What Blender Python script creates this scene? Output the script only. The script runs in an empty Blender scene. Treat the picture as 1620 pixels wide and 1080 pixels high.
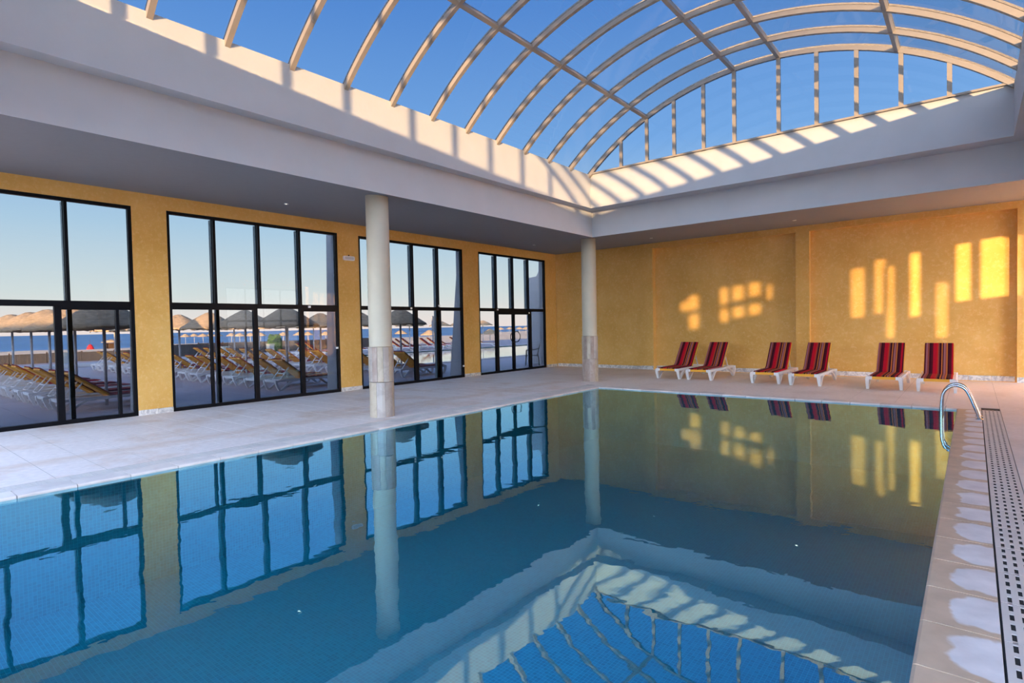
import bpy, bmesh, math, random
from mathutils import Vector, Matrix
random.seed(7)
PI = math.pi
sc = bpy.context.scene
COL = sc.collection

# ------------------------------------------------------------------ camera
CAM = Vector((12.1622, -17.5256, 1.55))
YAW, PITCH, ROLL, FPX = -0.6861, -0.0275, -0.0201, 891.44
Fv = Vector((math.sin(YAW) * math.cos(PITCH), math.cos(YAW) * math.cos(PITCH), math.sin(PITCH)))
Rv = Vector((math.cos(YAW), -math.sin(YAW), 0.0))
Uv = Rv.cross(Fv)
R2 = Rv * math.cos(ROLL) + Uv * math.sin(ROLL)
U2 = -Rv * math.sin(ROLL) + Uv * math.cos(ROLL)
cam_data = bpy.data.cameras.new('camera')
cam = bpy.data.objects.new('camera', cam_data)
COL.objects.link(cam)
m = Matrix((R2, U2, -Fv)).transposed().to_4x4()
m.translation = CAM
cam.matrix_world = m
cam_data.sensor_width = 36.0
cam_data.lens = FPX * 36.0 / 1620.0
cam_data.clip_start = 0.05
cam_data.clip_end = 30000
sc.camera = cam

# ------------------------------------------------------------------ world, sun, exposure
SUN_TRAVEL = Vector((-1.0, 1.5, -0.113)).normalized()
world = bpy.data.worlds.new('sky')
sc.world = world
world.use_nodes = True
nt = world.node_tree
nt.nodes.clear()
wo = nt.nodes.new('ShaderNodeOutputWorld')
bg = nt.nodes.new('ShaderNodeBackground')
tc = nt.nodes.new('ShaderNodeTexCoord')
sp = nt.nodes.new('ShaderNodeSeparateXYZ')
rp = nt.nodes.new('ShaderNodeValToRGB')
nt.links.new(tc.outputs['Generated'], sp.inputs[0])
nt.links.new(sp.outputs['Z'], rp.inputs[0])
stops = [(0.0, (.86, .76, .74)), (.018, (.82, .77, .75)), (.06, (.66, .75, .76)), (.16, (.42, .62, .80)),
         (.30, (.18, .40, .80)), (.5, (.085, .25, .67)), (1.0, (.05, .17, .55))]
cr = rp.color_ramp
while len(cr.elements) < len(stops):
    cr.elements.new(0.5)
for e, (p_, c_) in zip(cr.elements, stops):
    e.position = p_
    e.color = (*c_, 1)
dt = nt.nodes.new('ShaderNodeVectorMath'); dt.operation = 'DOT_PRODUCT'
dt.inputs[1].default_value = tuple(-SUN_TRAVEL)
nt.links.new(tc.outputs['Generated'], dt.inputs[0])
mx = nt.nodes.new('ShaderNodeMath'); mx.operation = 'MAXIMUM'; mx.inputs[1].default_value = 0
nt.links.new(dt.outputs['Value'], mx.inputs[0])
pw = nt.nodes.new('ShaderNodeMath'); pw.operation = 'POWER'; pw.inputs[1].default_value = 2.0
nt.links.new(mx.outputs[0], pw.inputs[0])
glow = nt.nodes.new('ShaderNodeVectorMath'); glow.operation = 'SCALE'
glow.inputs[0].default_value = (1.75, 1.95, 2.25)
nt.links.new(pw.outputs[0], glow.inputs['Scale'])
add = nt.nodes.new('ShaderNodeVectorMath'); add.operation = 'ADD'
nt.links.new(rp.outputs[0], add.inputs[0])
nt.links.new(glow.outputs[0], add.inputs[1])
nt.links.new(add.outputs[0], bg.inputs[0])
bg.inputs[1].default_value = 6.6
nt.links.new(bg.outputs[0], wo.inputs[0])

sun_d = bpy.data.lights.new('sun', 'SUN')
sun_d.energy = 56
sun_d.color = (1.0, 0.66, 0.33)
sun_d.angle = math.radians(0.6)
sun = bpy.data.objects.new('sun', sun_d)
sun.rotation_euler = SUN_TRAVEL.to_track_quat('-Z', 'Y').to_euler()
COL.objects.link(sun)

sc.view_settings.view_transform = 'Standard'
sc.view_settings.look = 'None'
sc.view_settings.gamma = 1.0
sc.view_settings.use_curve_mapping = False
sc.view_settings.exposure = 0.5
cy = sc.cycles
cy.max_bounces = 10
cy.diffuse_bounces = 6
cy.glossy_bounces = 5
cy.transmission_bounces = 6
cy.transparent_max_bounces = 40
cy.caustics_reflective = False
cy.caustics_refractive = False
cy.use_denoising = True
cy.sample_clamp_indirect = 6.0

# ------------------------------------------------------------------ materials
def mat(name):
    mt = bpy.data.materials.new(name)
    mt.use_nodes = True
    n = mt.node_tree
    n.nodes.clear()
    o = n.nodes.new('ShaderNodeOutputMaterial')
    return mt, n, o

def N(n, typ, **kw):
    nd = n.nodes.new(typ)
    for k, v in kw.items():
        if k.startswith('i_'):
            nd.inputs[k[2:].replace('_', ' ')].default_value = v
        else:
            setattr(nd, k, v)
    return nd

def plain(name, col, rough=0.6, metal=0.0, spec=0.5, noise=0.0, nscale=8.0, bump=0.0, bscale=60.0, emit=None, stretch=None):
    mt, n, o = mat(name)
    b = N(n, 'ShaderNodeBsdfPrincipled')
    b.inputs['Base Color'].default_value = (*col, 1)
    b.inputs['Roughness'].default_value = rough
    b.inputs['Metallic'].default_value = metal
    b.inputs['Specular IOR Level'].default_value = spec
    t = N(n, 'ShaderNodeTexCoord')
    src = t.outputs['Object']
    if stretch:
        mp = N(n, 'ShaderNodeMapping'); mp.inputs['Scale'].default_value = stretch
        n.links.new(src, mp.inputs[0]); src = mp.outputs[0]
    if noise > 0:
        nz = N(n, 'ShaderNodeTexNoise'); nz.inputs['Scale'].default_value = nscale; nz.inputs['Detail'].default_value = 5
        n.links.new(src, nz.inputs['Vector'])
        hs = N(n, 'ShaderNodeMapRange'); hs.inputs['From Min'].default_value = .3; hs.inputs['From Max'].default_value = .7
        hs.inputs['To Min'].default_value = 1 - noise; hs.inputs['To Max'].default_value = 1 + noise
        n.links.new(nz.outputs['Fac'], hs.inputs[0])
        vm = N(n, 'ShaderNodeVectorMath', operation='SCALE'); vm.inputs[0].default_value = col
        n.links.new(hs.outputs[0], vm.inputs['Scale'])
        n.links.new(vm.outputs[0], b.inputs['Base Color'])
    if bump > 0:
        nb = N(n, 'ShaderNodeTexNoise'); nb.inputs['Scale'].default_value = bscale; nb.inputs['Detail'].default_value = 4
        n.links.new(src, nb.inputs['Vector'])
        bp = N(n, 'ShaderNodeBump'); bp.inputs['Strength'].default_value = bump; bp.inputs['Distance'].default_value = .01
        n.links.new(nb.outputs['Fac'], bp.inputs['Height'])
        n.links.new(bp.outputs[0], b.inputs['Normal'])
    if emit:
        b.inputs['Emission Color'].default_value = (*emit[:3], 1)
        b.inputs['Emission Strength'].default_value = emit[3]
    n.links.new(b.outputs[0], o.inputs[0])
    return mt

def stucco(name, c1, c2, c3):
    mt, n, o = mat(name)
    b = N(n, 'ShaderNodeBsdfPrincipled'); b.inputs['Roughness'].default_value = .62; b.inputs['Specular IOR Level'].default_value = .3
    t = N(n, 'ShaderNodeTexCoord')
    n1 = N(n, 'ShaderNodeTexNoise'); n1.inputs['Scale'].default_value = 1.1; n1.inputs['Detail'].default_value = 6; n1.inputs['Roughness'].default_value = .62
    n2 = N(n, 'ShaderNodeTexNoise'); n2.inputs['Scale'].default_value = 13; n2.inputs['Detail'].default_value = 6; n2.inputs['Roughness'].default_value = .7
    n3 = N(n, 'ShaderNodeTexNoise'); n3.inputs['Scale'].default_value = 45; n3.inputs['Detail'].default_value = 3
    for q in (n1, n2, n3):
        n.links.new(t.outputs['Object'], q.inputs['Vector'])
    r1 = N(n, 'ShaderNodeValToRGB'); r1.color_ramp.elements[0].position = .35; r1.color_ramp.elements[1].position = .68
    r1.color_ramp.elements[0].color = (*c1, 1); r1.color_ramp.elements[1].color = (*c2, 1)
    n.links.new(n1.outputs['Fac'], r1.inputs[0])
    r2 = N(n, 'ShaderNodeMapRange'); r2.inputs['From Min'].default_value = .5; r2.inputs['From Max'].default_value = .75; r2.inputs['To Max'].default_value = .6
    n.links.new(n2.outputs['Fac'], r2.inputs[0])
    mxx = N(n, 'ShaderNodeMix', data_type='RGBA'); mxx.inputs['B'].default_value = (*c3, 1)
    n.links.new(r1.outputs[0], mxx.inputs['A']); n.links.new(r2.outputs[0], mxx.inputs['Factor'])
    n.links.new(mxx.outputs['Result'], b.inputs['Base Color'])
    bp = N(n, 'ShaderNodeBump'); bp.inputs['Strength'].default_value = .25; bp.inputs['Distance'].default_value = .006
    ad = N(n, 'ShaderNodeMath', operation='ADD'); n.links.new(n2.outputs['Fac'], ad.inputs[0]); n.links.new(n3.outputs['Fac'], ad.inputs[1])
    n.links.new(ad.outputs[0], bp.inputs['Height']); n.links.new(bp.outputs[0], b.inputs['Normal'])
    n.links.new(b.outputs[0], o.inputs[0])
    return mt

def glass(name, tint, refl=1.0, ior=1.5):
    mt, n, o = mat(name)
    tr = N(n, 'ShaderNodeBsdfTransparent'); tr.inputs[0].default_value = (*tint, 1)
    gl = N(n, 'ShaderNodeBsdfGlossy'); gl.inputs['Roughness'].default_value = 0.0; gl.inputs[0].default_value = (refl, refl, refl, 1)
    fr = N(n, 'ShaderNodeFresnel'); fr.inputs[0].default_value = ior
    ge = N(n, 'ShaderNodeNewGeometry')
    # the same reflectance from both faces of the thin pane
    ms = N(n, 'ShaderNodeMixShader')
    lw = N(n, 'ShaderNodeLayerWeight'); lw.inputs[0].default_value = .5
    pwn = N(n, 'ShaderNodeMath', operation='POWER'); pwn.inputs[1].default_value = 5
    n.links.new(lw.outputs['Facing'], pwn.inputs[0])
    ma = N(n, 'ShaderNodeMath', operation='MULTIPLY_ADD'); ma.inputs[1].default_value = .9; ma.inputs[2].default_value = .035
    n.links.new(pwn.outputs[0], ma.inputs[0])
    n.links.new(ma.outputs[0], ms.inputs[0]); n.links.new(tr.outputs[0], ms.inputs[1]); n.links.new(gl.outputs[0], ms.inputs[2])
    n.links.new(ms.outputs[0], o.inputs[0])
    return mt

def water(name, tint, r0, bump=.03, scale=2.2, gcol=(.50, .84, 1.0), power=2.5):
    mt, n, o = mat(name)
    tr = N(n, 'ShaderNodeBsdfTransparent'); tr.inputs[0].default_value = (*tint, 1)
    gl = N(n, 'ShaderNodeBsdfGlossy'); gl.inputs['Roughness'].default_value = 0.0; gl.inputs[0].default_value = (*gcol, 1)
    t = N(n, 'ShaderNodeTexCoord')
    nz = N(n, 'ShaderNodeTexNoise'); nz.inputs['Scale'].default_value = scale; nz.inputs['Detail'].default_value = 4; nz.inputs['Roughness'].default_value = .42
    n.links.new(t.outputs['Object'], nz.inputs['Vector'])
    bp = N(n, 'ShaderNodeBump'); bp.inputs['Strength'].default_value = 1; bp.inputs['Distance'].default_value = bump
    n.links.new(nz.outputs['Fac'], bp.inputs['Height'])
    n.links.new(bp.outputs[0], gl.inputs['Normal'])
    lw = N(n, 'ShaderNodeLayerWeight'); lw.inputs[0].default_value = .5
    n.links.new(bp.outputs[0], lw.inputs['Normal'])
    pwn = N(n, 'ShaderNodeMath', operation='POWER'); pwn.inputs[1].default_value = power
    n.links.new(lw.outputs['Facing'], pwn.inputs[0])
    ma = N(n, 'ShaderNodeMath', operation='MULTIPLY_ADD', use_clamp=True); ma.inputs[1].default_value = 1 - r0; ma.inputs[2].default_value = r0
    n.links.new(pwn.outputs[0], ma.inputs[0])
    ms = N(n, 'ShaderNodeMixShader')
    n.links.new(ma.outputs[0], ms.inputs[0]); n.links.new(tr.outputs[0], ms.inputs[1]); n.links.new(gl.outputs[0], ms.inputs[2])
    n.links.new(ms.outputs[0], o.inputs[0])
    return mt

def mosaic(name, c1, c2, cm, size):
    mt, n, o = mat(name)
    b = N(n, 'ShaderNodeBsdfPrincipled'); b.inputs['Roughness'].default_value = .5
    t = N(n, 'ShaderNodeTexCoord')
    # walls use the other two axes: project by normal
    g = N(n, 'ShaderNodeNewGeometry')
    sx = N(n, 'ShaderNodeSeparateXYZ'); n.links.new(t.outputs['Object'], sx.inputs[0])
    sn = N(n, 'ShaderNodeSeparateXYZ'); n.links.new(g.outputs['True Normal'], sn.inputs[0])
    ab = N(n, 'ShaderNodeMath', operation='ABSOLUTE'); n.links.new(sn.outputs['Z'], ab.inputs[0])
    gt = N(n, 'ShaderNodeMath', operation='GREATER_THAN'); gt.inputs[1].default_value = .5; n.links.new(ab.outputs[0], gt.inputs[0])
    c_f = N(n, 'ShaderNodeCombineXYZ'); n.links.new(sx.outputs['X'], c_f.inputs['X']); n.links.new(sx.outputs['Y'], c_f.inputs['Y'])
    su = N(n, 'ShaderNodeMath', operation='ADD'); n.links.new(sx.outputs['X'], su.inputs[0]); n.links.new(sx.outputs['Y'], su.inputs[1])
    c_w = N(n, 'ShaderNodeCombineXYZ'); n.links.new(su.outputs[0], c_w.inputs['X']); n.links.new(sx.outputs['Z'], c_w.inputs['Y'])
    mxv = N(n, 'ShaderNodeMix', data_type='VECTOR'); n.links.new(gt.outputs[0], mxv.inputs['Factor'])
    n.links.new(c_w.outputs[0], mxv.inputs[4]); n.links.new(c_f.outputs[0], mxv.inputs[5])
    br = N(n, 'ShaderNodeTexBrick', offset=0.0, squash=1.0)
    br.inputs['Color1'].default_value = (*c1, 1); br.inputs['Color2'].default_value = (*c2, 1); br.inputs['Mortar'].default_value = (*cm, 1)
    br.inputs['Scale'].default_value = 1.0; br.inputs['Mortar Size'].default_value = size * .055
    br.inputs['Brick Width'].default_value = size; br.inputs['Row Height'].default_value = size; br.inputs['Mortar Smooth'].default_value = .2
    n.links.new(mxv.outputs[1], br.inputs['Vector'])
    n.links.new(br.outputs['Color'], b.inputs['Base Color'])
    n.links.new(b.outputs[0], o.inputs[0])
    return mt

def marble(name, c1, c2, scale=5, dist=2.0, rough=.35):
    mt, n, o = mat(name)
    b = N(n, 'ShaderNodeBsdfPrincipled'); b.inputs['Roughness'].default_value = rough
    t = N(n, 'ShaderNodeTexCoord'); oi = N(n, 'ShaderNodeObjectInfo')
    ad = N(n, 'ShaderNodeVectorMath', operation='MULTIPLY_ADD'); ad.inputs[1].default_value = (1, 1, 1)
    n.links.new(t.outputs['Object'], ad.inputs[0]); 
    cx_ = N(n, 'ShaderNodeVectorMath', operation='SCALE'); cx_.inputs[0].default_value = (37, 11, 5); n.links.new(oi.outputs['Random'], cx_.inputs['Scale'])
    n.links.new(cx_.outputs[0], ad.inputs[2])
    nz = N(n, 'ShaderNodeTexNoise'); nz.inputs['Scale'].default_value = scale; nz.inputs['Detail'].default_value = 6; nz.inputs['Distortion'].default_value = dist
    n.links.new(ad.outputs[0], nz.inputs['Vector'])
    r = N(n, 'ShaderNodeValToRGB'); r.color_ramp.elements[0].position = .42; r.color_ramp.elements[1].position = .58
    r.color_ramp.elements[0].color = (*c1, 1); r.color_ramp.elements[1].color = (*c2, 1)
    n.links.new(nz.outputs['Fac'], r.inputs[0])
    v = N(n, 'ShaderNodeMapRange'); v.inputs['To Min'].default_value = .86; v.inputs['To Max'].default_value = 1.06
    n.links.new(oi.outputs['Random'], v.inputs[0])
    sc_ = N(n, 'ShaderNodeVectorMath', operation='SCALE'); n.links.new(r.outputs[0], sc_.inputs[0]); n.links.new(v.outputs[0], sc_.inputs['Scale'])
    n.links.new(sc_.outputs[0], b.inputs['Base Color'])
    n.links.new(b.outputs[0], o.inputs[0])
    return mt

def deck_mat(name, base, tan, band=True):
    mt, n, o = mat(name)
    b = N(n, 'ShaderNodeBsdfPrincipled'); b.inputs['Roughness'].default_value = .55
    g = N(n, 'ShaderNodeNewGeometry')
    n1 = N(n, 'ShaderNodeTexNoise'); n1.inputs['Scale'].default_value = .9; n1.inputs['Detail'].default_value = 5; n1.inputs['Roughness'].default_value = .6
    n2 = N(n, 'ShaderNodeTexNoise'); n2.inputs['Scale'].default_value = 14; n2.inputs['Detail'].default_value = 5
    n.links.new(g.outputs['Position'], n1.inputs['Vector']); n.links.new(g.outputs['Position'], n2.inputs['Vector'])
    mr = N(n, 'ShaderNodeMapRange'); mr.inputs['From Min'].default_value = .50; mr.inputs['From Max'].default_value = .70; mr.inputs['To Max'].default_value = .7
    n.links.new(n1.outputs['Fac'], mr.inputs[0])
    fac = mr.outputs[0]
    if band:   # the trodden, tan-stained strip along the pool side of the deck
        sx = N(n, 'ShaderNodeSeparateXYZ'); n.links.new(g.outputs['Position'], sx.inputs[0])
        d = N(n, 'ShaderNodeMath', operation='SUBTRACT'); d.inputs[1].default_value = 3.35; n.links.new(sx.outputs['X'], d.inputs[0])
        wv = N(n, 'ShaderNodeMath', operation='MULTIPLY_ADD'); wv.inputs[1].default_value = 1.2; wv.inputs[2].default_value = -.6; n.links.new(n1.outputs['Fac'], wv.inputs[0])
        d2 = N(n, 'ShaderNodeMath', operation='ADD'); n.links.new(d.outputs[0], d2.inputs[0]); n.links.new(wv.outputs[0], d2.inputs[1])
        a = N(n, 'ShaderNodeMath', operation='ABSOLUTE'); n.links.new(d2.outputs[0], a.inputs[0])
        m2 = N(n, 'ShaderNodeMapRange'); m2.inputs['From Min'].default_value = .3; m2.inputs['From Max'].default_value = .02; m2.inputs['To Max'].default_value = .45
        n.links.new(a.outputs[0], m2.inputs[0])
        mm = N(n, 'ShaderNodeMath', operation='MAXIMUM'); n.links.new(fac, mm.inputs[0]); n.links.new(m2.outputs[0], mm.inputs[1]); fac = mm.outputs[0]
    mxx = N(n, 'ShaderNodeMix', data_type='RGBA'); mxx.inputs['A'].default_value = (*base, 1); mxx.inputs['B'].default_value = (*tan, 1)
    n.links.new(fac, mxx.inputs['Factor'])
    v = N(n, 'ShaderNodeMapRange'); v.inputs['From Min'].default_value = .3; v.inputs['From Max'].default_value = .7; v.inputs['To Min'].default_value = .93; v.inputs['To Max'].default_value = 1.05
    n.links.new(n2.outputs['Fac'], v.inputs[0])
    s = N(n, 'ShaderNodeVectorMath', operation='SCALE'); n.links.new(mxx.outputs['Result'], s.inputs[0]); n.links.new(v.outputs[0], s.inputs['Scale'])
    n.links.new(s.outputs[0], b.inputs['Base Color'])
    bp = N(n, 'ShaderNodeBump'); bp.inputs['Strength'].default_value = .15; bp.inputs['Distance'].default_value = .004
    n.links.new(n2.outputs['Fac'], bp.inputs['Height']); n.links.new(bp.outputs[0], b.inputs['Normal'])
    n.links.new(b.outputs[0], o.inputs[0])
    return mt

def coping_patch_mat(name, white, tan):
    """kerb stone with a rounded pale dry patch that starts short of the pool edge and runs to the drain side"""
    mt, n, o = mat(name)
    b = N(n, 'ShaderNodeBsdfPrincipled'); b.inputs['Roughness'].default_value = .5
    t = N(n, 'ShaderNodeTexCoord'); oi = N(n, 'ShaderNodeObjectInfo'); g = N(n, 'ShaderNodeNewGeometry')
    nz = N(n, 'ShaderNodeTexNoise'); nz.inputs['Scale'].default_value = 6; nz.inputs['Detail'].default_value = 3
    n.links.new(g.outputs['Position'], nz.inputs['Vector'])
    dn = N(n, 'ShaderNodeVectorMath', operation='MULTIPLY_ADD'); dn.inputs[1].default_value = (.14, .16, 0)
    n.links.new(nz.outputs['Color'], dn.inputs[0]); n.links.new(t.outputs['Object'], dn.inputs[2])
    sx = N(n, 'ShaderNodeSeparateXYZ'); n.links.new(dn.outputs[0], sx.inputs[0])
    def M(op, a, bb, c=None):
        q = N(n, 'ShaderNodeMath', operation=op)
        for i, v in enumerate((a, bb, c)):
            if v is None: continue
            if isinstance(v, (int, float)): q.inputs[i].default_value = v
            else: n.links.new(v, q.inputs[i])
        return q.outputs[0]
    # rounded box distance centred at x=.30(+noise mean .07), half sizes .19 x .17, corner radius .11
    ax = M('ABSOLUTE', M('SUBTRACT', sx.outputs['X'], .40), 0)
    ay = M('ABSOLUTE', M('SUBTRACT', sx.outputs['Y'], .08), 0)
    qx = M('MAXIMUM', M('SUBTRACT', ax, .22 - .13), 0)
    qy = M('MAXIMUM', M('SUBTRACT', ay, .19 - .13), 0)
    d = M('SQRT', M('ADD', M('MULTIPLY', qx, qx), M('MULTIPLY', qy, qy)), 0)
    f = N(n, 'ShaderNodeMapRange'); f.inputs['From Min'].default_value = .14; f.inputs['From Max'].default_value = .12
    n.links.new(d, f.inputs[0])
    n2 = N(n, 'ShaderNodeTexNoise'); n2.inputs['Scale'].default_value = 5; n2.inputs['Detail'].default_value = 5
    n.links.new(g.outputs['Position'], n2.inputs['Vector'])
    rr = N(n, 'ShaderNodeMapRange'); rr.inputs['From Min'].default_value = .3; rr.inputs['From Max'].default_value = .7; rr.inputs['To Min'].default_value = .84; rr.inputs['To Max'].default_value = 1.1
    n.links.new(n2.outputs['Fac'], rr.inputs[0])
    mxx = N(n, 'ShaderNodeMix', data_type='RGBA'); mxx.inputs['A'].default_value = (*tan, 1); mxx.inputs['B'].default_value = (*white, 1)
    n.links.new(f.outputs[0], mxx.inputs['Factor'])
    s = N(n, 'ShaderNodeVectorMath', operation='SCALE'); n.links.new(mxx.outputs['Result'], s.inputs[0]); n.links.new(rr.outputs[0], s.inputs['Scale'])
    n.links.new(s.outputs[0], b.inputs['Base Color'])
    n.links.new(b.outputs[0], o.inputs[0])
    return mt

def stripes(name, shift=0.0):
    mt, n, o = mat(name)
    b = N(n, 'ShaderNodeBsdfPrincipled'); b.inputs['Roughness'].default_value = .85; b.inputs['Specular IOR Level'].default_value = .15
    t = N(n, 'ShaderNodeTexCoord'); sx = N(n, 'ShaderNodeSeparateXYZ'); n.links.new(t.outputs['Object'], sx.inputs[0])
    mr = N(n, 'ShaderNodeMapRange'); mr.inputs['From Min'].default_value = .26; mr.inputs['From Max'].default_value = -.26
    n.links.new(sx.outputs['X'], mr.inputs[0])
    sh = N(n, 'ShaderNodeMath', operation='ADD'); sh.inputs[1].default_value = shift; n.links.new(mr.outputs[0], sh.inputs[0])
    fr = N(n, 'ShaderNodeMath', operation='FRACT'); n.links.new(sh.outputs[0], fr.inputs[0])
    r = N(n, 'ShaderNodeValToRGB'); r.color_ramp.interpolation = 'CONSTANT'
    MA = (.09, .006, .014); DK = (.045, .004, .012); CR = (.52, .006, .022); RD = (.62, .02, .012); PK = (.36, .13, .15); OR = (.62, .17, .035); BR = (.30, .06, .04)
    st = [(0, MA), (.02, PK), (.08, BR), (.14, DK), (.20, MA), (.27, CR), (.40, RD), (.44, BR), (.49, DK), (.56, OR), (.60, DK),
          (.635, PK), (.70, BR), (.73, OR), (.77, DK), (.83, MA), (.91, CR), (.975, MA)]
    while len(r.color_ramp.elements) < len(st):
        r.color_ramp.elements.new(.5)
    for e, (p_, c_) in zip(r.color_ramp.elements, st):
        e.position = p_; e.color = (*c_, 1)
    n.links.new(fr.outputs[0], r.inputs[0])
    n.links.new(r.outputs[0], b.inputs['Base Color'])
    n.links.new(b.outputs[0], o.inputs[0])
    return mt

def thatch(name, c1, c2):
    mt, n, o = mat(name)
    b = N(n, 'ShaderNodeBsdfPrincipled'); b.inputs['Roughness'].default_value = .95; b.inputs['Specular IOR Level'].default_value = .1
    t = N(n, 'ShaderNodeTexCoord'); mp = N(n, 'ShaderNodeMapping'); mp.inputs['Scale'].default_value = (9, 9, 45)
    n.links.new(t.outputs['Object'], mp.inputs[0])
    nz = N(n, 'ShaderNodeTexNoise'); nz.inputs['Scale'].default_value = 1; nz.inputs['Detail'].default_value = 5; n.links.new(mp.outputs[0], nz.inputs['Vector'])
    r = N(n, 'ShaderNodeValToRGB'); r.color_ramp.elements[0].position = .3; r.color_ramp.elements[1].position = .7
    r.color_ramp.elements[0].color = (*c1, 1); r.color_ramp.elements[1].color = (*c2, 1)
    n.links.new(nz.outputs['Fac'], r.inputs[0]); n.links.new(r.outputs[0], b.inputs['Base Color'])
    bp = N(n, 'ShaderNodeBump'); bp.inputs['Strength'].default_value = .7; bp.inputs['Distance'].default_value = .02
    n.links.new(nz.outputs['Fac'], bp.inputs['Height']); n.links.new(bp.outputs[0], b.inputs['Normal'])
    n.links.new(b.outputs[0], o.inputs[0])
    return mt

M_OCHRE = stucco('ochre_stucco', (.70, .385, .085), (.80, .48, .14), (.88, .62, .30))
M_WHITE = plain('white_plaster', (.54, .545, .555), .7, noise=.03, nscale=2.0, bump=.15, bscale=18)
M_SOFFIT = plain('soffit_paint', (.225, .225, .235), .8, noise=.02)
M_FRAME = plain('black_frame', (.006, .006, .008), .4, spec=.12)
M_POST = plain('sky_teal_post', (.26, .36, .38), .3)  # teal colour carries the sky reflection on mullion sides and outer posts
M_RIB = plain('beige_aluminium', (.36, .30, .24), .4, noise=.03)
M_GLASS = glass('tinted_glass', (.332, .332, .33), .28)
M_VGLASS = glass('vault_glass', (.335, .335, .332), .33)
M_PATCH_DIM = glass('patch_glass_dim', (.26, .26, .26), .3)
M_BRIGHT = glass('patch_glass', (.36, .355, .31), .3)
M_MID = glass('half_clear_glass', (.90, .90, .90), .8)
M_CLEAR = glass('clear_glass', (.85, .86, .87))
M_WATER = water('pool_water', (.42, .93, .97), .20, bump=.0032, scale=1.6)
M_WATER2 = water('outdoor_pool_water', (.6, .8, .85), .45, bump=.004, scale=3, gcol=(1, .97, .93), power=2.2)
M_TILE = mosaic('blue_mosaic', (.005, .20, .29), (.008, .27, .38), (.03, .40, .50), .034)
M_DECK = deck_mat('deck_stone', (.84, .75, .70), (.66, .46, .31))
M_DECK2 = deck_mat('deck_stone_far', (.84, .75, .68), (.72, .62, .53), band=False)
M_JOINT = plain('dark_joint', (.36, .31, .27), .9)
M_COPE = marble('pale_coping', (.74, .66, .61), (.84, .76, .70), 3, .5, .45)
M_COPE_R = coping_patch_mat('stained_coping', (.78, .74, .73), (.60, .45, .32))
M_GRATE = plain('cream_grate', (.66, .62, .58), .5, noise=.05, nscale=3)
M_SLOT_SHADE = plain('slot_shade', (.02, .02, .02), .9)
M_COLUMN = plain('cream_column', (.56, .50, .38), .55, noise=.05, nscale=2.5, bump=.1)
M_STAVE = [marble('stave_cream', (.46, .37, .27), (.54, .45, .34), 5, 1.0), marble('stave_pink', (.38, .28, .23), (.46, .36, .30), 5, 1.0),
           marble('stave_grey', (.42, .36, .32), (.50, .44, .39), 5, 1.0)]
M_SKIRT = marble('grey_marble', (.50, .48, .47), (.78, .75, .71), 6, 2.5)
M_PLASTIC = plain('white_plastic', (.85, .84, .83), .4)
M_ORANGE = plain('orange_sling', (.90, .40, .045), .6, noise=.06)
M_ORANGE_IN = plain('yellow_orange_sling', (.88, .42, .03), .6)
M_STR = [stripes('striped_cushion'), stripes('striped_cushion_b', .03), stripes('striped_cushion_c', -.03)]
M_CHROME = plain('chrome', (.50, .51, .53), .16, metal=1.0)
M_THATCH = thatch('thatch', (.26, .19, .12), (.66, .47, .29))
M_POLE = plain('grey_pole', (.55, .55, .57), .5)
M_TERRACE = deck_mat('terrace_stone', (.52, .41, .40), (.42, .31, .30), band=False)
M_SAND = plain('sand', (.95, .64, .40), .95, noise=.18, nscale=.15)
M_SEA = plain('sea', (.14, .28, .42), .55, spec=.25, noise=.25, nscale=.02, bump=.6, bscale=.3, stretch=(1, 1, 1))
M_REED = plain('reed', (.075, .068, .068), .95, noise=.35, nscale=1, stretch=(30, 30, .6))
M_LEAF = plain('leaf', (.04, .12, .015), .6, noise=.4, nscale=6)
M_GREY = plain('grey_panel', (.22, .24, .27), .6)
M_CREAM = plain('cream_box', (.62, .58, .46), .7)
M_RED = plain('red_canvas', (.65, .02, .02), .6)
M_WOOD = plain('dark_wood', (.10, .055, .03), .8)
M_CHAIR = plain('grey_green_plastic', (.20, .22, .20), .45)
M_LAMP = plain('lamp_glow', (.9, .85, .7), .4, emit=(1, .85, .6, 6))
M_METAL = plain('brushed_metal', (.6, .6, .6), .35, metal=.9)

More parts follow.
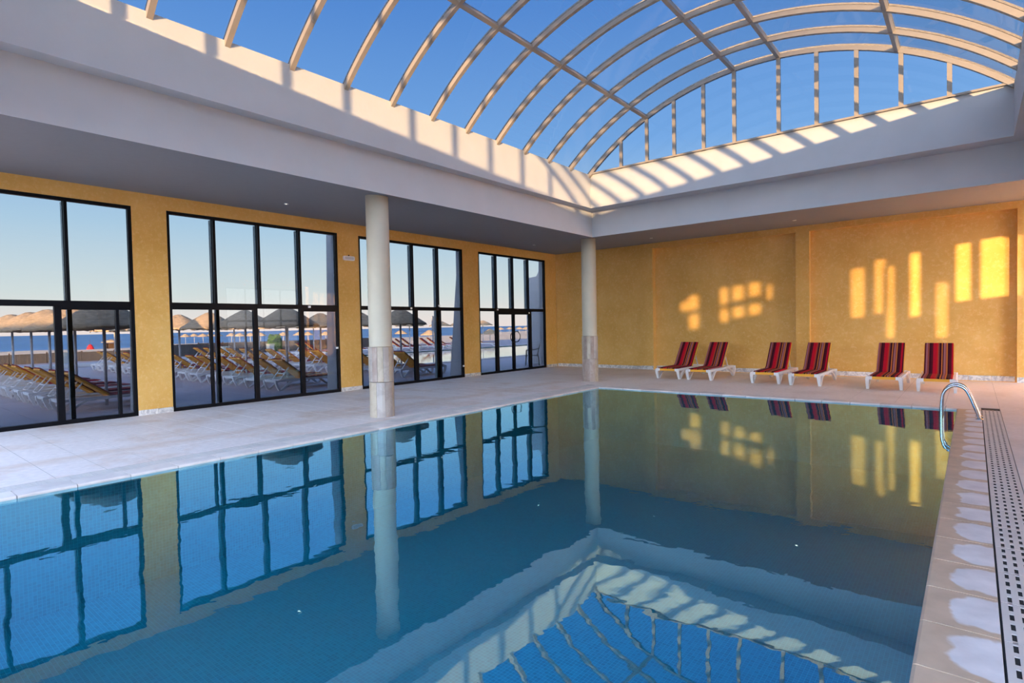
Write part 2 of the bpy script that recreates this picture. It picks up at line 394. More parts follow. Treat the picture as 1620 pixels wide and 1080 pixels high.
# ------------------------------------------------------------------ mesh helpers
class MB:
    def __init__(s): s.v = []; s.f = []; s.sm = []; s.mi = []
    def add(s, vs, fs, smooth=False, mi=0):
        o = len(s.v); s.v += [tuple(a) for a in vs]
        for f in fs:
            s.f.append([o + i for i in f]); s.sm.append(smooth); s.mi.append(mi)
        return s
    def box(s, x0, x1, y0, y1, z0, z1, mi=0):
        vs = [(x0, y0, z0), (x1, y0, z0), (x1, y1, z0), (x0, y1, z0), (x0, y0, z1), (x1, y0, z1), (x1, y1, z1), (x0, y1, z1)]
        return s.add(vs, [(0, 3, 2, 1), (4, 5, 6, 7), (0, 1, 5, 4), (1, 2, 6, 5), (2, 3, 7, 6), (3, 0, 4, 7)], mi=mi)
    def cbox(s, x0, x1, y0, y1, z0, z1, c=.004):
        """box with its top edges chamfered"""
        vs = [(x0, y0, z0), (x1, y0, z0), (x1, y1, z0), (x0, y1, z0), (x0, y0, z1 - c), (x1, y0, z1 - c), (x1, y1, z1 - c), (x0, y1, z1 - c),
              (x0 + c, y0 + c, z1), (x1 - c, y0 + c, z1), (x1 - c, y1 - c, z1), (x0 + c, y1 - c, z1)]
        return s.add(vs, [(0, 3, 2, 1), (0, 1, 5, 4), (1, 2, 6, 5), (2, 3, 7, 6), (3, 0, 4, 7), (4, 5, 9, 8), (5, 6, 10, 9), (6, 7, 11, 10), (7, 4, 8, 11), (8, 9, 10, 11)])
    def sweep(s, pts, rs, seg=8, closed=False, flat=None, up=None):
        """round (or, with flat=(w,h), rectangular) bar along points; rs a radius or a list"""
        P = [Vector(p) for p in pts]; n = len(P)
        if not isinstance(rs, (list, tuple)): rs = [rs] * n
        prev = None; rings = []
        for i in range(n):
            if closed: d = (P[(i + 1) % n] - P[i - 1])
            else: d = P[min(i + 1, n - 1)] - P[max(i - 1, 0)]
            d.normalize()
            if prev is None:
                a = Vector(up) if up else (Vector((0, 0, 1)) if abs(d.z) < .9 else Vector((1, 0, 0)))
            else: a = prev
            a = (a - d * a.dot(d)); a.normalize(); prev = a; b = d.cross(a)
            if flat:
                w, h = flat[0] * rs[i], flat[1] * rs[i]
                rings.append([P[i] + a * sy * h / 2 + b * sx_ * w / 2 for sx_, sy in ((-1, -1), (1, -1), (1, 1), (-1, 1))])
            else:
                rings.append([P[i] + (a * math.cos(t) + b * math.sin(t)) * rs[i] for t in [2 * PI * k / seg for k in range(seg)]])
        k = len(rings[0]); vs = [v for r in rings for v in r]; fs = []
        m_ = n if closed else n - 1
        for i in range(m_):
            j = (i + 1) % n
            for q in range(k):
                fs.append((i * k + q, i * k + (q + 1) % k, j * k + (q + 1) % k, j * k + q))
        s.add(vs, fs, smooth=not flat)
        if not closed:
            s.add(rings[0], [tuple(range(k))[::-1]]); s.add(rings[-1], [tuple(range(k))])
        return s
    def lathe(s, prof, seg=32, cx=0, cy_=0, smooth=True, jitter=None):
        vs = []; n = len(prof)
        for k in range(seg):
            t = 2 * PI * k / seg
            for i, (r, z) in enumerate(prof):
                dz = jitter(i, k) if jitter else 0
                vs.append((cx + r * math.cos(t), cy_ + r * math.sin(t), z + dz))
        fs = []
        for k in range(seg):
            k2 = (k + 1) % seg
            for i in range(n - 1):
                fs.append((k * n + i, k2 * n + i, k2 * n + i + 1, k * n + i + 1))
        return s.add(vs, fs, smooth)
    def prism(s, poly, axis, a0, a1, mi=0):
        """polygon of 2-D points extruded along axis ('x','y','z') from a0 to a1"""
        def P(u, v, w): return {'x': (w, u, v), 'y': (u, w, v), 'z': (u, v, w)}[axis]
        n = len(poly)
        vs = [P(u, v, a0) for u, v in poly] + [P(u, v, a1) for u, v in poly]
        fs = [tuple(range(n))[::-1], tuple(range(n, 2 * n))] + [(i, (i + 1) % n, n + (i + 1) % n, n + i) for i in range(n)]
        return s.add(vs, fs, mi=mi)
    def mesh(s, name, m, fix=True):
        me = bpy.data.meshes.new(name)
        me.from_pydata(s.v, [], s.f); me.update()
        for p, q, mi in zip(me.polygons, s.sm, s.mi):
            p.use_smooth = q; p.material_index = mi
        for mm in (m if isinstance(m, (list, tuple)) else [m]): me.materials.append(mm)
        if fix:
            b = bmesh.new(); b.from_mesh(me); bmesh.ops.recalc_face_normals(b, faces=b.faces); b.to_mesh(me); b.free()
        return me
    def build(s, name, m, parent=None, loc=(0, 0, 0), fix=True):
        return link(name, s.mesh(name, m, fix), parent, loc)

def link(name, me, parent=None, loc=(0, 0, 0), rz=0.0):
    o = bpy.data.objects.new(name, me); COL.objects.link(o)
    o.location = loc
    if rz: o.rotation_euler = (0, 0, rz)
    if parent: o.parent = parent
    return o
def tag(o, label=None, cat=None, group=None, kind=None):
    if label: o['label'] = label
    if cat: o['category'] = cat
    if group: o['group'] = group
    if kind: o['kind'] = kind
    return o
def empty(name, loc=(0, 0, 0), rz=0.0, **kw):
    o = bpy.data.objects.new(name, None); COL.objects.link(o)
    o.location = loc; o.rotation_euler = (0, 0, rz); o.empty_display_size = .2
    return tag(o, **kw)
def dup(root, loc, rz=0.0, label=None, group=None, swap=None):
    r = root.copy(); COL.objects.link(r); r.location = loc; r.rotation_euler = (0, 0, rz)
    if label: r['label'] = label
    if group: r['group'] = group
    for ch in list(root.children):
        c = ch.copy(); COL.objects.link(c); c.parent = r
        if swap and c.data and ch.name.split('.')[0] in swap: c.data = swap[ch.name.split('.')[0]]
        for gch in list(ch.children):
            d = gch.copy(); COL.objects.link(d); d.parent = c
    return r
def pixray_x(px, X):
    """y on the vertical plane x = X of the view direction through image column px (at horizon height)"""
    d = Fv * FPX + R2 * (px - 810) + U2 * (540 - 525)
    t = (X - CAM.x) / d.x
    return CAM.y + d.y * t
S_ = dict(kind='structure')

# ------------------------------------------------------------------ dimensions
XR, YB = 17.3, -19.0                       # right wall, rear wall
HW, HO, HB, HT = 4.20, 3.84, 4.50, 5.334   # soffit at wall / at opening, underside of kerb, top of kerb
O0, O1, P0, P1 = 4.406, 12.894, -18.00, -4.629     # opening rectangle
U0, U1, V0, V1 = 4.632, 12.672, -17.66, -5.06      # kerb rectangle
BAY = .9
PX0, PX1, PY0, PY1 = 4.98, 11.955, -18.3, -5.39    # pool water rectangle
WL = -.030

# ------------------------------------------------------------------ walls
WINS = [(-17.62, -13.812), (-13.218, -9.409), (-8.791, -5.004), (-4.288, -.678)]
HEAD = 3.93
b = MB()
ys = [YB - .3] + [v for w in WINS for v in w] + [0.0]
op_ = MB()
for i in range(0, len(ys), 2):
    b.box(-.1, 0, ys[i], ys[i + 1], -.05, HW + .05); op_.box(-.3, -.1, ys[i] + .02, ys[i + 1] - .02, -.05, HW + .05)
for w in WINS: b.box(-.1, 0, w[0], w[1], HEAD, HW + .05); op_.box(-.3, -.1, w[0] - .02, w[1] + .02, HEAD, HW + .05)
wl = b.build('wall_left', M_OCHRE); tag(wl, **S_)
op_.build('outer_plaster', M_WHITE, wl)

b = MB()      # back wall: recessed fields between proud pilasters and a header
b.box(-.3, 3.48, .05, .4, -.05, HW + .1)
b.box(3.48, 3.91, 0, .4, -.05, HW + .1)
b.box(8.26, 8.61, 0, .4, -.05, HW + .1)
b.box(12.95, 13.38, 0, .4, -.05, HW + .1)
b.box(3.91, 8.26, 0, .4, 4.035, HW + .1); b.box(8.61, 12.95, 0, .4, 4.035, HW + .1); b.box(13.38, XR + .3, 0, .4, 4.035, HW + .1)
b.box(3.91, 8.26, .20, .4, -.05, 4.035); b.box(8.61, 12.95, .20, .4, -.05, 4.035); b.box(13.38, XR + .3, .20, .4, -.05, 4.035)
tag(b.build('wall_back', M_OCHRE), **S_)

# unseen right wall: slots added and shaped to throw sun patches on the back wall
def slot(xa, xb, za, zb):
    xa += .08; xb += .08
    k = .113
    return (-1.5 * (XR - xa) - .225, -1.5 * (XR - xb), za + k * (XR - xa), zb + k * (XR - xa) + .02)
SL = [slot(11.89, 12.16, 1.95, 3.33), slot(12.36, 12.76, 2.0, 3.4), slot(10.97, 11.16, 1.6, 3.2), slot(11.5, 11.72, 1.05, 2.4),
      slot(10.2, 10.42, 1.7, 3.1), slot(10.46, 10.62, 1.05, 2.9), slot(9.65, 9.95, 1.6, 2.9), slot(12.9, 12.96, 2.0, 3.4)]
for xa, xb, za, zb in ((4.68, 4.98, 1.9, 2.2), (5.12, 5.42, 1.95, 2.4), (5.12, 5.42, 1.35, 1.8), (6.12, 6.34, 2.1, 2.6), (6.12, 6.34, 1.55, 1.95), (6.5, 6.82, 2.2, 2.62), (6.5, 6.82, 1.68, 1.98),
                       (6.98, 7.3, 2.3, 2.7), (6.98, 7.3, 1.75, 2.05), (7.5, 7.62, 2.2, 2.6)):
    SL.append(slot(xa, xb, za, zb))
wr = empty('wall_right', (XR, 0, 0), **S_)
BW = (-4.45, -.45, .0, 3.85)      # big unseen right-hand window, added for sun bounce onto the back wall
SL.append(BW)
ycut = sorted(set([YB, 0.0] + [round(v, 4) for s in SL for v in s[:2]]))
b = MB()
for a, c in zip(ycut[:-1], ycut[1:]):
    mid = (a + c) / 2
    hs = sorted([(s[2], s[3]) for s in SL if s[0] < mid < s[1]])
    z = -.05
    for z0, z1 in hs:
        if z0 > z: b.box(0, .15, a, c, z, z0)
        z = max(z, z1)
    b.box(0, .15, a, c, z, HW + .1)
b.build('masonry', M_OCHRE, wr)
for i, s_ in enumerate(SL[:-1]):
    MB().box(.06, .068, s_[0], s_[1], s_[2], s_[3]).build('pane', M_BRIGHT if i < 3 else M_PATCH_DIM, wr)

w = empty('window_9', (XR + .07, BW[0], 0), **S_)
fb = MB(); fb.box(-.04, .04, 0, 4, 0, .08); fb.box(-.04, .04, 0, 4, 3.77, 3.85); fb.box(-.04, .04, 0, .07, .08, 3.77); fb.box(-.04, .04, 3.93, 4, .08, 3.77); fb.box(-.04, .04, .07, 3.93, 2.04, 2.14)
fb.build('frame', M_FRAME, w)
for k in range(4):
    a = .07 + k * .965
    if k: MB().box(-.035, .035, a - .03, a + .03, .08, 3.77).build('mullion', M_FRAME, w)
    for z0, z1 in ((.08, 2.04), (2.14, 3.77)): MB().box(-.004, .004, a + .03, a + .935, z0, z1).build('pane', M_MID, w)
# rear wall behind the camera, its glazing added to let fill light in
b = MB()
for x0, x1 in ((-.3, .5), (5.2, 5.8), (11.2, 11.8), (16.8, XR + .3)): b.box(x0, x1, YB - .3, YB, -.05, HW + .05)
b.box(.5, 16.8, YB - .3, YB, 3.9, HW + .05)
tag(b.build('wall_rear', M_OCHRE), **S_)
n_ = 5
for x0, x1 in ((.5, 5.2), (5.8, 11.2), (11.8, 16.8)):
    w = empty('window_%d' % (n_ + 1), (x0, YB - .1, 0), **S_); n_ += 1
    fb = MB(); L = x1 - x0
    fb.box(0, L, -.04, .04, 0, .08); fb.box(0, L, -.04, .04, 3.82, 3.9); fb.box(0, .07, -.04, .04, .08, 3.82); fb.box(L - .07, L, -.04, .04, .08, 3.82)
    fb.box(.07, L - .07, -.04, .04, 2.04, 2.14)
    fb.build('frame', M_FRAME, w)
    for k in range(4):
        a = .07 + k * (L - .14) / 4; c = a + (L - .14) / 4
        if k: MB().box(a - .03, a + .03, -.035, .035, .08, 3.82).build('mullion', M_FRAME, w)
        for z0, z1 in ((.08, 2.04), (2.14, 3.82)):
            MB().box(a + .03, c - .03, -.004, .004, z0, z1).build('pane', M_CLEAR, w)

# ------------------------------------------------------------------ soffit, fascia and kerb round the opening
def loops(rings):
    """closed ring surface through a list of (x0,x1,y0,y1,z)"""
    bb = MB(); vs = []
    for x0, x1, y0, y1, z in rings: vs += [(x0, y0, z), (x1, y0, z), (x1, y1, z), (x0, y1, z)]
    fs = []; n = len(rings)
    for i in range(n):
        j = (i + 1) % n
        for q in range(4): fs.append((i * 4 + q, i * 4 + (q + 1) % 4, j * 4 + (q + 1) % 4, j * 4 + q))
    return bb.add(vs, fs)
ce = empty('ceiling', (0, 0, 0), **S_)
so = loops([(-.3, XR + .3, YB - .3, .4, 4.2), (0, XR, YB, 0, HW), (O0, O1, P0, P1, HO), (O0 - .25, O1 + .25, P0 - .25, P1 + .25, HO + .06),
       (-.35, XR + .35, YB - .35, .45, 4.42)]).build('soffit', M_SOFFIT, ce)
loops([(O0, O1, P0, P1, HO - .002), (O0, O1, P0, P1, HB), (O0 - .25, O1 + .25, P0 - .25, P1 + .25, HB), (O0 - .25, O1 + .25, P0 - .25, P1 + .25, HO + .05)]).build('fascia', M_WHITE, ce)
loops([(U0, U1, V0, V1, HB), (U0, U1, V0, V1, HT), (U0 - .22, U1 + .22, V0 - .22, V1 + .22, HT), (U0 - .5, U1 + .5, V0 - .5, V1 + .5, HB + .1),
       (U0 - .5, U1 + .5, V0 - .5, V1 + .5, HB)]).build('kerb', M_WHITE, ce)
loops([(O0 - .2, O1 + .2, P0 - .2, P1 + .2, HB + .04), (O0 - .2, O1 + .2, P0 - .2, P1 + .2, HB + .12), (-.35, XR + .35, YB - .35, .45, HB + .02), (-.35, XR + .35, YB - .35, .45, 4.4)]).build('roof_slab', M_WHITE, ce)
for i, (x, y) in enumerate([(1.57, -11.6), (1.51, -3.33), (4.9, -2.16), (8.73, -2.19)]):
    z = HW - .36 * (x / O0) if x < 3 else HW - .36 * (-y / 4.629)
    d = empty('downlight', (x, y, z), label=['recessed ceiling downlight above the second window', 'recessed ceiling downlight near the far corner, above the glazed door',
              'recessed ceiling downlight to the right of the far column', 'recessed ceiling downlight above the gap between the middle loungers'][i], cat='light', group='small recessed ceiling lights')
    MB().lathe([(.028, .01), (.028, -.012), (.042, -.012), (.045, -.006), (.045, .01)], 20).build('ring', M_METAL, d)
    MB().lathe([(.0, -.004), (.02, -.005), (.028, 0)], 16).build('bulb', M_LAMP, d)

# ------------------------------------------------------------------ barrel vault
vault = empty('window_5', (0, 0, 0), **S_)
VC, VZ, VR = 8.652, 1.04, 5.88
TH0 = math.asin((U0 - VC) / VR); TH1 = -TH0
def vp(th, r): return (VC + r * math.sin(th), VZ + r * math.cos(th))
def arc_bar(th0, th1, r0, r1, y0, y1, n, smooth=True):
    bb = MB(); vs = []
    for i in range(n + 1):
        th = th0 + (th1 - th0) * i / n
        a = vp(th, r0); c = vp(th, r1)
        vs += [(a[0], y0, a[1]), (a[0], y1, a[1]), (c[0], y1, c[1]), (c[0], y0, c[1])]
    fs = [(0, 1, 2, 3), (n * 4 + 3, n * 4 + 2, n * 4 + 1, n * 4)]
    for i in range(n):
        for q in range(4): fs.append((i * 4 + q, i * 4 + (q + 1) % 4, (i + 1) * 4 + (q + 1) % 4, (i + 1) * 4 + q))
    return bb.add(vs, fs)
rib = arc_bar(TH0 - .01, TH1 + .01, VR - .055, VR + .055, -.035, .035, 48).mesh('rib', M_RIB)
NB = 14
for k in range(NB + 1): link('rib', rib, vault, (0, V1 - BAY * k - (.0 if k else .035), 0))
PUR = [math.asin((x - VC) / VR) for x in (6.21, 8.21, 9.10, 11.10)]
for th in PUR:
    c, s = math.cos(th), math.sin(th); cx_, cz_ = vp(th, VR)
    poly = [(cx_ + u * c + v * s, cz_ - u * s + v * c) for u, v in ((-.035, -.05), (.035, -.05), (.035, .04), (-.035, .04))]
    MB().prism(poly, 'y', V0 + .04, V1 - .07).build('purlin', M_RIB, vault)
cuts = [TH0] + PUR + [TH1]
for a, c in zip(cuts[:-1], cuts[1:]):
    me = arc_bar(a + (.006 if a > TH0 else -.016), c - (.006 if c < TH1 else -.016), VR + .02, VR + .028, -BAY + .036, -.036, 10).mesh('glass_pane', M_VGLASS)
    for p_ in me.polygons: p_.use_smooth = False
    for k in range(NB): link('glass_pane', me, vault, (0, V1 - BAY * k, 0))
MULX = [5.53, 6.21, 6.88, 7.56, 8.22, 9.10, 9.79, 10.46, 11.15, 11.84]
def arc_z(x, r=VR - .055): return VZ + math.sqrt(max(0, r * r - (x - VC) ** 2))
for yy in (V1, V0 + .06):
    for x in MULX:
        z = arc_z(x) + .02
        MB().box(x - .036, x + .036, yy - .065, yy - .005, HT, z).build('mullion', M_RIB, vault)
    xs = [U0 + .1] + MULX + [U1 - .1]
    for i, (a, c) in enumerate(zip(xs[:-1], xs[1:])):
        a2 = a + (.036 if i else 0); c2 = c - (.036 if i < len(xs) - 2 else 0)
        top = [(a2 + (c2 - a2) * t / 6, arc_z(a2 + (c2 - a2) * t / 6) + .01) for t in range(7)]
        poly = [(a2, HT), (c2, HT)] + top[::-1]
        MB().prism(poly, 'y', yy - .04, yy - .032).build('glass_pane', M_VGLASS, vault)
MB().box(U0 + .02, U1 - .02, V1 - .06, V1, HT, HT + .035).build('sill', M_RIB, vault)

# ------------------------------------------------------------------ left windows
def win(idx, y0, y1, ups, lows, extra=()):
    """ups: list of mullion y; lows: list of (y, width, material, depth); returns the window Empty"""
    w = empty('window_%d' % idx, (0, y0, 0), **S_)
    L = y1 - y0; D0, D1 = -.085, -.005
    T0, T1 = 2.045, 2.145
    fb = MB()
    fb.box(D0, D1, 0, L, 0, .07); fb.box(D0, D1, 0, L, HEAD - .06, HEAD); fb.box(D0, D1, 0, .05, .07, HEAD - .06); fb.box(D0, D1, L - .06, L, .07, HEAD - .06)
    fb.build('frame', M_FRAME, w)
    MB().box(D0, D1 + .004, .05, L - .06, T0, T1).build('transom', M_FRAME, w)
    u = [q - y0 for q in ups]
    for q in u:
        MB().box(-.17, D1, q - .025, q + .025, T1, HEAD - .06).build('mullion', [M_FRAME], w)
        MB().box(-.19, -.086, q - .032, q + .02, T1, HEAD - .06).build('outer_mullion', M_POST, w)
    e = [.05] + u + [L - .06]
    for a, c in zip(e[:-1], e[1:]):
        MB().box(-.05, -.042, a + (.025 if a > .06 else 0), c - (.025 if c < L - .07 else 0), T1, HEAD - .06).build('pane', M_GLASS, w)
    ll = [(q - y0, wd, mm, dx) for q, wd, mm, dx in lows]
    for q, wd, mm, dx in ll:
        MB().box(D0 - dx, D1 - (0.08 if mm is M_POST else 0), q - wd / 2, q + wd / 2, .07, T0).build('post', mm, w)
    e = sorted([(.05, 0)] + [(q, wd / 2) for q, wd, mm, dx in ll if mm is not M_POST] + [(L - .06, 0)])
    for (a, wa), (c, wc) in zip(e[:-1], e[1:]):
        MB().box(-.05, -.042, a + wa, c - wc, .07, T0).build('pane', M_GLASS, w)
    return w
w1 = win(1, *WINS[0], [-16.72, -15.76, -14.80], [(-16.7, .08, M_FRAME, 0), (-15.9, .05, M_FRAME, 0), (-14.96, .10, M_FRAME, 0), (-14.78, .07, M_POST, .08), (-14.09, .05, M_FRAME, 0)])
MB().box(-.075, .003, 2.71, 3.74, 1.99, 2.05).build('door_head', M_FRAME, w1)
w2 = win(2, *WINS[1], [-12.33, -11.39, -10.42], [(-12.44, .045, M_FRAME, 0), (-12.28, .07, M_POST, .08), (-11.51, .09, M_FRAME, 0), (-10.41, .10, M_FRAME, 0)])
MB().box(-.075, .003, 2.86, 3.75, 1.99, 2.05).build('door_head', M_FRAME, w2)
MB().box(-.075, .003, .05, 1.66, 2.01, 2.05).build('door_head', M_FRAME, w2)
w3 = win(3, *WINS[2], [-7.93, -6.99, -6.03], [(-7.93, .06, M_FRAME, 0), (-6.91, .13, M_FRAME, 0), (-6.01, .13, M_POST, .09), (-5.97, .05, M_FRAME, 0)])
w4 = win(4, *WINS[3], [-3.41, -2.54, -1.68], [(-3.40, .14, M_FRAME, 0), (-2.53, .10, M_FRAME, 0), (-1.60, .12, M_FRAME, 0)])
MB().box(-.09, .004, .95, 2.62, 1.94, 2.06).build('door_head', M_FRAME, w4)
for s in (-1, 1):    # angular black pull handles meeting over the joint of the two door leaves
    yy = -2.53 - WINS[3][0]
    pts = [(.0, yy + s * .02, 1.01), (.03, yy + s * .14, 1.0), (.04, yy + s * .26, 1.12), (.04, yy + s * .26, 1.24), (.03, yy + s * .14, 1.36), (.0, yy + s * .02, 1.35)]
    MB().sweep(pts, .014, 8).build('door_handle', M_FRAME, w4)
for w, y, z in ((w2, 3.72, 1.1), (w3, 2.77, 2.19), (w3, .0, 0), (w4, .9, 2.1), (w4, 2.6, 2.0), (w2, 3.0, 2.1), (w3, 3.74, .35), (w3, 1.7, 2.1)):
    if z: MB().cbox(-.004, .012, y - .03, y + .03, z - .025, z + .025).build('latch', M_PLASTIC, w)

# marble skirting at the foot of the piers and along the back wall
bl = empty('baseboard_left', (0, 0, 0), **S_)
for a, c in ((-13.812, -13.218), (-9.409, -8.791), (-5.004, -4.288), (-.678, 0)):
    q = (a + c) / 2 + .03
    for u, v in ((a, q - .003), (q + .003, c)):
        MB().cbox(.0, .018, u, v, 0, .10, .003).build('marble_tile', M_SKIRT, bl)
bb_ = empty('baseboard_back', (0, 0, 0), **S_)
def skirt(x0, x1, y, h=.125):
    n = max(1, round((x1 - x0) / .42)); st = (x1 - x0) / n
    for i in range(n):
        MB().cbox(x0 + i * st + .003, x0 + (i + 1) * st - .003, y - .016, y, 0, h, .003).build('marble_tile', M_SKIRT, bb_)
skirt(.02, 3.46, .05, .11); skirt(3.48, 3.91, 0); skirt(3.93, 8.24, .20); skirt(8.26, 8.61, 0); skirt(8.63, 12.93, .20); skirt(12.95, 13.38, 0); skirt(13.4, XR - .02, .20)

# ------------------------------------------------------------------ floor: deck tiles, coping, drain
G0 = 4.70; CW = PX0 - G0              # left coping
GL0 = 4.46
CR1 = 12.27; GR1 = 12.51
CY1 = PY1 + .30                        # outer side of the far coping
fl = empty('floor', (0, 0, 0), **S_)
b = MB()      # screed below the tiles: four strips round the pool
b.box(0, GL0, YB, 0, -.3, -.002); b.box(GL0, GR1, CY1, 0, -.3, -.002); b.box(GL0, GR1, PY1 + .01, CY1, -.3, -.08); b.box(GR1, XR, YB, 0, -.3, -.002); b.box(GL0, GR1, YB, PY0 - .31, -.3, -.002); b.box(GL0, GR1, PY0 - .31, PY0 - .01, -.3, -.08)
b.box(GL0, G0, PY0 - .01, PY1 + .01, -.3, -.05); b.box(CR1, GR1, PY0 - .01, PY1 + .01, -.3, -.05)
b.box(G0, PX0 - .005, PY0 - .01, PY1 + .01, -.3, -.035); b.box(PX1 + .005, CR1, PY0 - .01, PY1 + .01, -.3, -.035)
b.build('screed', M_JOINT, fl)
TX, TY = GL0 / 6, .47
me = MB().box(-TX / 2 + .003, TX / 2 - .003, -TY / 2 + .003, TY / 2 - .003, -.0015, 0).mesh('deck_tile', M_DECK)
rest = MB()
y = -TY / 2
while y > YB:
    for i in range(6):
        if -18.6 < y < -4.9: link('deck_tile', me, fl, ((i + .5) * TX, y, 0))
        else: rest.cbox(i * TX + .0015, (i + 1) * TX - .0015, y - TY / 2 + .0015, y + TY / 2 - .0015, -.0015, 0, .0005)
    y -= TY
def fill(x0, x1, y0, y1, tx=.74, ty=.47):
    nx = max(1, round((x1 - x0) / tx)); ny = max(1, round((y1 - y0) / ty)); ax = (x1 - x0) / nx; ay = (y1 - y0) / ny
    for i in range(nx):
        for j in range(ny): rest.cbox(x0 + i * ax + .002, x0 + (i + 1) * ax - .002, y0 + j * ay + .002, y0 + (j + 1) * ay - .002, -.0015, 0, .0005)
fill(GL0, GR1, CY1, 0); fill(GR1, XR, YB, 0); fill(GL0, GR1, YB, PY0 - .3)
tag(rest.build('deck_tiles', M_DECK2, fl), kind='stuff')
for x in (GL0, CR1):    # black plates close under the grates: shade inside the slots put in as colour
    MB().box(x + .004, x + .236, PY0, CY1, -.06, -.0065).build('slot_shade', M_SLOT_SHADE, fl)

pool = empty('swimming_pool', ((PX0 + PX1) / 2, PY0, 0), label='large rectangular indoor swimming pool with still blue-green water over small mosaic tiles', cat='pool')
def local(o_, p_): o_.location = (-p_.location.x, -p_.location.y, -p_.location.z); return o_
DEP = -1.25
b = MB()
b.add([(PX0, PY0, DEP), (PX1, PY0, DEP), (PX1, PY1, DEP), (PX0, PY1, DEP), (PX0, PY0, -.03), (PX1, PY0, -.03), (PX1, PY1, -.03), (PX0, PY1, -.03)],
      [(0, 1, 2, 3), (0, 1, 5, 4), (1, 2, 6, 5), (2, 3, 7, 6), (3, 0, 4, 7)])
local(b.build('basin', M_TILE, pool, fix=False), pool)
local(MB().add([(PX0, PY0, WL), (PX1, PY0, WL), (PX1, PY1, WL), (PX0, PY1, WL)], [(0, 1, 2, 3)]).build('water', M_WATER, pool, fix=False), pool)
# coping stones with a rounded nose on the water side; local x runs from the water outwards
def nose(w, L):
    prof = [(0.0, -.07), (-.004, -.02), (0.0, -.006), (.012, 0), (w - .002, 0), (w, -.003), (w, -.07)]
    bb = MB(); return bb.prism(prof, 'y', -L / 2 + .004, L / 2 - .004)
CP = .475
n = round((PY1 - PY0) / CP); st = (PY1 - PY0) / n
mL = nose(CW, st).mesh('coping_stone', M_COPE); mR = nose(CR1 - PX1, st).mesh('coping_stone', M_COPE_R)
mg = MB()   # one drain grate module: five long bars and cross bars, with real slots
GW = .224
mg.box(0, GW, -st / 2 + .002, -st / 2 + .008, -.006, -.001); mg.box(0, GW, st / 2 - .008, st / 2 - .002, -.006, -.001)
bars = 5; sw = .019; bw = (GW - 4 * sw) / 5
for i in range(bars): mg.box(i * (bw + sw), i * (bw + sw) + bw, -st / 2 + .002, st / 2 - .002, -.006, 0)
for i in range(4):
    for k in range(4):
        yc = -st / 2 + (k + .5) * st / 4
        mg.box(i * (bw + sw) + bw, (i + 1) * (bw + sw), yc + .039, yc + st / 4 - .039, -.006, -.001)
mg = mg.mesh('drain_grate', M_GRATE)
for i in range(n):
    y = PY0 + (i + .5) * st
    o = link('coping_stone', mL, pool, (PX0 - pool.location.x, y - pool.location.y, 0), PI)
    o = link('coping_stone', mR, pool, (PX1 - pool.location.x, y - pool.location.y, 0), 0)
    link('drain_grate', mg, fl, (GL0 + .004, y + .24, -.001)); link('drain_grate', mg, fl, (CR1 + .011, y, -.001))
nx = round((CR1 - G0) / CP); sx_ = (CR1 - G0) / nx
mF = nose(.30, sx_).mesh('coping_stone', M_COPE)
for i in range(nx):
    x = G0 + (i + .5) * sx_
    link('coping_stone', mF, pool, (x - pool.location.x, PY1 - pool.location.y, 0), PI / 2)
    link('coping_stone', mF, pool, (x - pool.location.x, PY0 - pool.location.y, 0), -PI / 2)

# ladder rails at the far right corner of the pool
lad = empty('pool_ladder', (12.22, -6.35, 0), label='polished steel pool ladder with two hooped handrails at the far right corner of the pool', cat='ladder')
for yy in (-.16, .16):
    pts = [(.02, yy, 0)]
    for x, z in ((-.015, .12), (-.06, .25), (-.10, .36), (-.135, .43), (-.18, .475), (-.24, .497), (-.30, .49), (-.36, .455), (-.41, .39), (-.435, .30), (-.44, .15), (-.44, -.05), (-.44, -.22), (-.43, -.32),
                 (-.39, -.38), (-.33, -.42), (-.262, -.44)): pts.append((x, yy, z))
    # smooth the hoop
    q = [Vector(p) for p in pts]
    for _ in range(2):
        r_ = [q[0]]
        for a, c in zip(q[:-1], q[1:]): r_ += [a * .75 + c * .25, a * .25 + c * .75]
        q = r_ + [q[-1]]
    MB().sweep(q, .0215, 12).build('handrail', M_CHROME, lad)
    MB().lathe([(.0, .012), (.03, .012), (.048, .004), (.048, 0), (0, 0)], 20, .02, yy).build('collar', M_CHROME, lad)
for z in (-.42, -.68): MB().box(-.44, -.34, -.16, .16, z - .012, z + .012).build('step', M_CHROME, lad)

# ------------------------------------------------------------------ columns
def column(y, label):
    c = empty('column', (4.04, y, 0), label=label, cat='column', group='round columns by the pool')
    MB().lathe([(0, 1.23), (.203, 1.23), (.203, 1.245), (.2, 1.25), (.2, 2.5), (.197, HO + .1), (0, HO + .1)], 40).build('shaft', M_COLUMN, c)
    for ring, (z0, z1, ns, off) in enumerate(((0, .615, 9, .3), (.62, 1.23, 13, .0))):
        for k in range(ns):
            t0 = 2 * PI * k / ns + off + .01; t1 = 2 * PI * (k + 1) / ns + off - .01
            R = .217 + random.uniform(-.002, .002); m_ = 3
            a = [(R * math.cos(t0 + (t1 - t0) * i / m_), R * math.sin(t0 + (t1 - t0) * i / m_)) for i in range(m_ + 1)]
            i_ = [(.19 * math.cos(t), .19 * math.sin(t)) for t in (t1, t0)]
            MB().prism(a + i_, 'z', z0, z1 - .004).build('stone_stave', M_STAVE[random.choice((0, 0, 1, 2, 2))], c)
column(-11.28, 'large round cream column with a stone-clad foot in the foreground left of the pool')
column(-4.24, 'round cream column with a stone-clad foot at the far corner of the pool')
